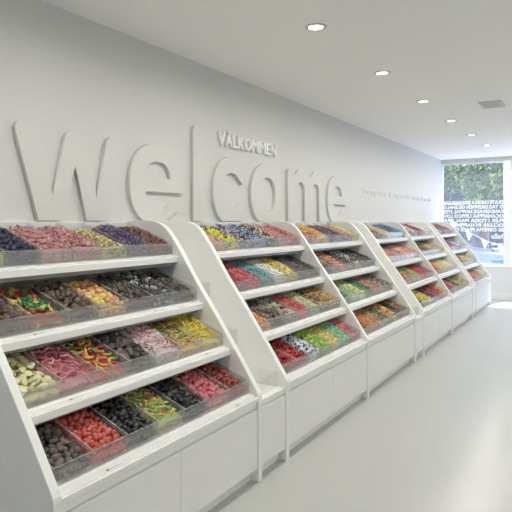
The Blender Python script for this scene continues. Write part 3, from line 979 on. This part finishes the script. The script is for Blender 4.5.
# ------------------------------------------------------------------ lettering on the window (meant to be read from the street)
def window_text(body, x_start, x_end, z, cap, label):
    me, a, b = text_mesh('window_lettering', body, cap / 0.7, 0.0006, 0.003)
    w = x_start - x_end
    me.transform(Matrix.Translation((-(a + b) / 2, 0, 0)))
    me.transform(Matrix.Diagonal((w / (b - a), 1, 1, 1)))
    # text x -> -X, text y -> Z, text z (front) -> +Y
    me.transform(Matrix(((-1, 0, 0, 0), (0, 0, 1, 0), (0, 1, 0, 0), (0, 0, 0, 1))))
    me.materials.clear()
    me.materials.append(M['vinyl'])
    o = bpy.data.objects.new('window_lettering', me)
    COL.objects.link(o)
    o.location = ((x_start + x_end) / 2, EY + 0.0852, z)
    tag(o, label, 'lettering', 'white words on the window glass')
rows = ['OLATE CHOKLA GODOOR SAY', 'O TAG DREMMEN GELEHALO', 'KANDOIVADE HAPPYAL EYES', 'OCANAPPAA LIPPICO LOV', 'PLER I TORIA MAAL RAR',
        'OCLEAR IN HAPPINESS AI', 'BE OBHEMA PEACE OF JOY']
for i, tx in enumerate(rows):
    z = 1.905 - i * 0.0905 - 0.038
    window_text(tx, -1.575, -2.715, z, 0.066, 'white vinyl line of window words reading %s' % tx.lower())
window_text('hello', -1.585, -1.80, 1.18, 0.10, 'larger white hello in vinyl on the window glass')
window_text('goda', -1.585, -1.80, 1.055, 0.05, 'small white vinyl line just under the hello on the window')
window_text('bitar', -1.585, -1.80, 0.965, 0.05, 'lowest small white vinyl line by the window post')

# ------------------------------------------------------------------ the street
struct('pavement', box(-16, 16, EY + 0.2, 40, -0.2, -0.12), M['street'])
def tree(x, y, h, r, label, seed, n=2600):
    rr = random.Random(seed)
    t = empty('street_tree', (x, y, -0.12), label, 'tree', 'trees outside the window')
    tr = MB()
    path = [(x + 0.05 * math.sin(i * 1.3 + seed), y + 0.04 * math.cos(i + seed), -0.12 + h * 0.62 * i / 6) for i in range(7)]
    tr.tube(path, 0.16, 10, 0, 0.07)
    top = Vector(path[-2])
    for q in range(6):
        a = q * 1.05 + seed
        e = top + Vector((math.cos(a) * r * 0.6, math.sin(a) * r * 0.6, h * 0.12 + 0.2 * (q % 3)))
        tr.tube([top, (top + e) / 2 + Vector((0, 0, 0.12)), e], 0.05, 6, 0, 0.015)
    tr.build('trunk', M['bark'], t)
    lf = MB()
    cz = h * 0.62
    for q in range(n):
        while True:
            p = Vector((rr.uniform(-1, 1), rr.uniform(-1, 1), rr.uniform(-1, 1)))
            if 0.1 < p.length < 1:
                break
        k = 0.75 + 0.25 * noise.noise(p * 2.5 + Vector((seed, 0, 0)))
        p = Vector((x + p.x * r * k, y + p.y * r * k, cz + p.z * h * 0.36 * k))
        s = rr.uniform(0.05, 0.10)
        d = Vector((rr.gauss(0, 1), rr.gauss(0, 1), rr.gauss(0, 0.6))).normalized()
        e = d.orthogonal().normalized()
        e = (Matrix.Rotation(rr.uniform(0, 6.28), 3, d) @ e)
        g = d.cross(e)
        lf.add([p - e * s, p + g * s * 0.45 + d * 0.01, p + e * s, p - g * s * 0.45 + d * 0.01], [(0, 1, 2, 3)], rr.choice([0, 0, 1, 2, 2]), False)
    lf.build('foliage', [M['leaf_a'], M['leaf_b'], M['leaf_c']], t)
tree(-2.75, 16.6, 5.6, 1.35, 'leafy street tree with its trunk seen above the window words', 3, 6500)
tree(-4.9, 19.4, 6.2, 1.75, 'leafy street tree beside the wall corner of the window', 5, 6500)
tree(-1.0, 20.0, 5.6, 1.7, 'leafy street tree behind the white window post', 8, 3500)
tree(2.2, 17.2, 5.4, 1.8, 'leafy street tree outside the farther shop window', 11, 2500)
tree(-3.9, 23.2, 6.4, 1.7, 'farther street tree behind the tree with the visible trunk', 15, 3500)
tree(-6.6, 24.0, 6.6, 1.8, 'farther street tree low beside the wall corner of the window', 17, 3500)
bl = empty('street_building', (-2, 27, -0.12), 'blue grey building across the street behind the trees', 'building')
box(-14, 14, 27, 28, -0.12, 9).build('facade', M['facade'], bl)
for q in range(9):
    xx = -12.4 + q * 3
    for zz in (0.4, 3.4, 6.2):
        f = box(xx, xx + 1.9, 26.94, 27.0, zz, zz + 2.0).build('window', M['frame'], bl)
        box(xx + 0.08, xx + 1.82, 26.92, 26.94, zz + 0.08, zz + 1.92).build('pane', M['facade_window'], f)
pl = empty('stone_pillar', (-3.12, 18.6, -0.12), 'rose grey stone pillar outside the window near the post', 'pillar')
box(-3.37, -2.9, 18.4, 18.8, -0.12, 2.1).build('shaft', M['stone'], pl, 0.02)
box(-3.43, -2.84, 18.34, 18.86, 2.1, 2.2).build('cap', M['stone'], pl, 0.02)
def car(x, y, label, col):
    t = empty('parked_car', (x, y, -0.12), label, 'car', 'cars parked in the street')
    z0 = -0.12
    body = MB()
    body.prism([(x - 2.1, z0 + 0.3), (x + 2.1, z0 + 0.3), (x + 2.12, z0 + 0.72), (x + 1.95, z0 + 0.86), (x + 1.0, z0 + 0.96), (x + 0.45, z0 + 1.4),
                (x - 1.3, z0 + 1.44), (x - 1.85, z0 + 1.0), (x - 2.1, z0 + 0.92)], y - 0.85, y + 0.85)
    body.build('body', M[col], t, 0.06)
    for yy in (y - 0.862, y + 0.845):
        wmb = MB()
        wmb.prism([(x - 1.6, z0 + 1.0), (x + 0.8, z0 + 1.0), (x + 0.4, z0 + 1.34), (x - 1.2, z0 + 1.36)], yy, yy + 0.017)
        wmb.build('side_window', M['carglass'], t)
    for xx in (x - 1.3, x + 1.3):
        for yy in (y - 0.87, y + 0.67):
            wh = MB()
            vs, fs = disc(0.31, 0.2, 24)
            wh.add(vs, fs, 0, False, Matrix.Translation((xx, yy + 0.1, z0 + 0.31)) @ Matrix.Rotation(PI / 2, 4, 'X'))
            wh.build('wheel', M['tyre'], t)
    box(x + 2.05, x + 2.125, y - 0.7, y - 0.4, z0 + 0.6, z0 + 0.75).build('lamp', M['lampglass'], t)
car(-3.9, 15.4, 'slate blue car parked outside behind the bunting', 'slatepaint')
car(1.6, 15.6, 'white car parked beyond the window post', 'carpaint')
# bunting on the outside of the glass
bt = empty('bunting', (-2.0, EY + 0.35, 1.2), 'string of white and slate pennants hanging outside the window', 'bunting')
P0, P1 = Vector((-2.66, EY + 0.35, 1.58)), Vector((-1.42, EY + 0.35, 0.98))
def sag(t):
    return P0.lerp(P1, t) - Vector((0, 0, 0.10 * math.sin(PI * t)))
b = MB()
b.tube([sag(i / 16) for i in range(17)], 0.006, 6)
b.build('cord', M['flag_white'], bt)
for i in range(8):
    a, e = sag(i / 8 + 0.006), sag((i + 1) / 8 - 0.006)
    mid = (a + e) / 2 + Vector((0, 0.01, -0.20))
    n = Vector((0, 0.003, 0))
    b = MB()
    b.add([a, e, mid, a + n, e + n, mid + n], [(0, 1, 2), (5, 4, 3), (0, 3, 4, 1), (1, 4, 5, 2), (2, 5, 3, 0)])
    b.build('pennant', M['flag_grey'] if i % 2 else M['flag_white'], bt)
cr = empty('plastic_crate', (-1.86, 13.2, -0.12), 'blue plastic crate on a white stand outside the window', 'crate')
b = MB()
b.box(-1.98, -1.70, 13.1, 13.35, 0.57, 0.67)
b.build('box', M['cratecloth'], cr, 0.01)
b = MB()
b.box(-2.0, -1.68, 13.08, 13.37, 0.67, 0.69)
b.build('rim', M['cratecloth'], cr, 0.004)
b = MB()
b.box(-2.02, -1.66, 13.06, 13.4, -0.12, 0.57)
b.build('stand', M['carpaint'], cr, 0.01)

for o in bpy.data.objects:
    if '_at' in o:
        del o['_at']
print('individual candies', N_IND[0], 'objects', len(bpy.data.objects))
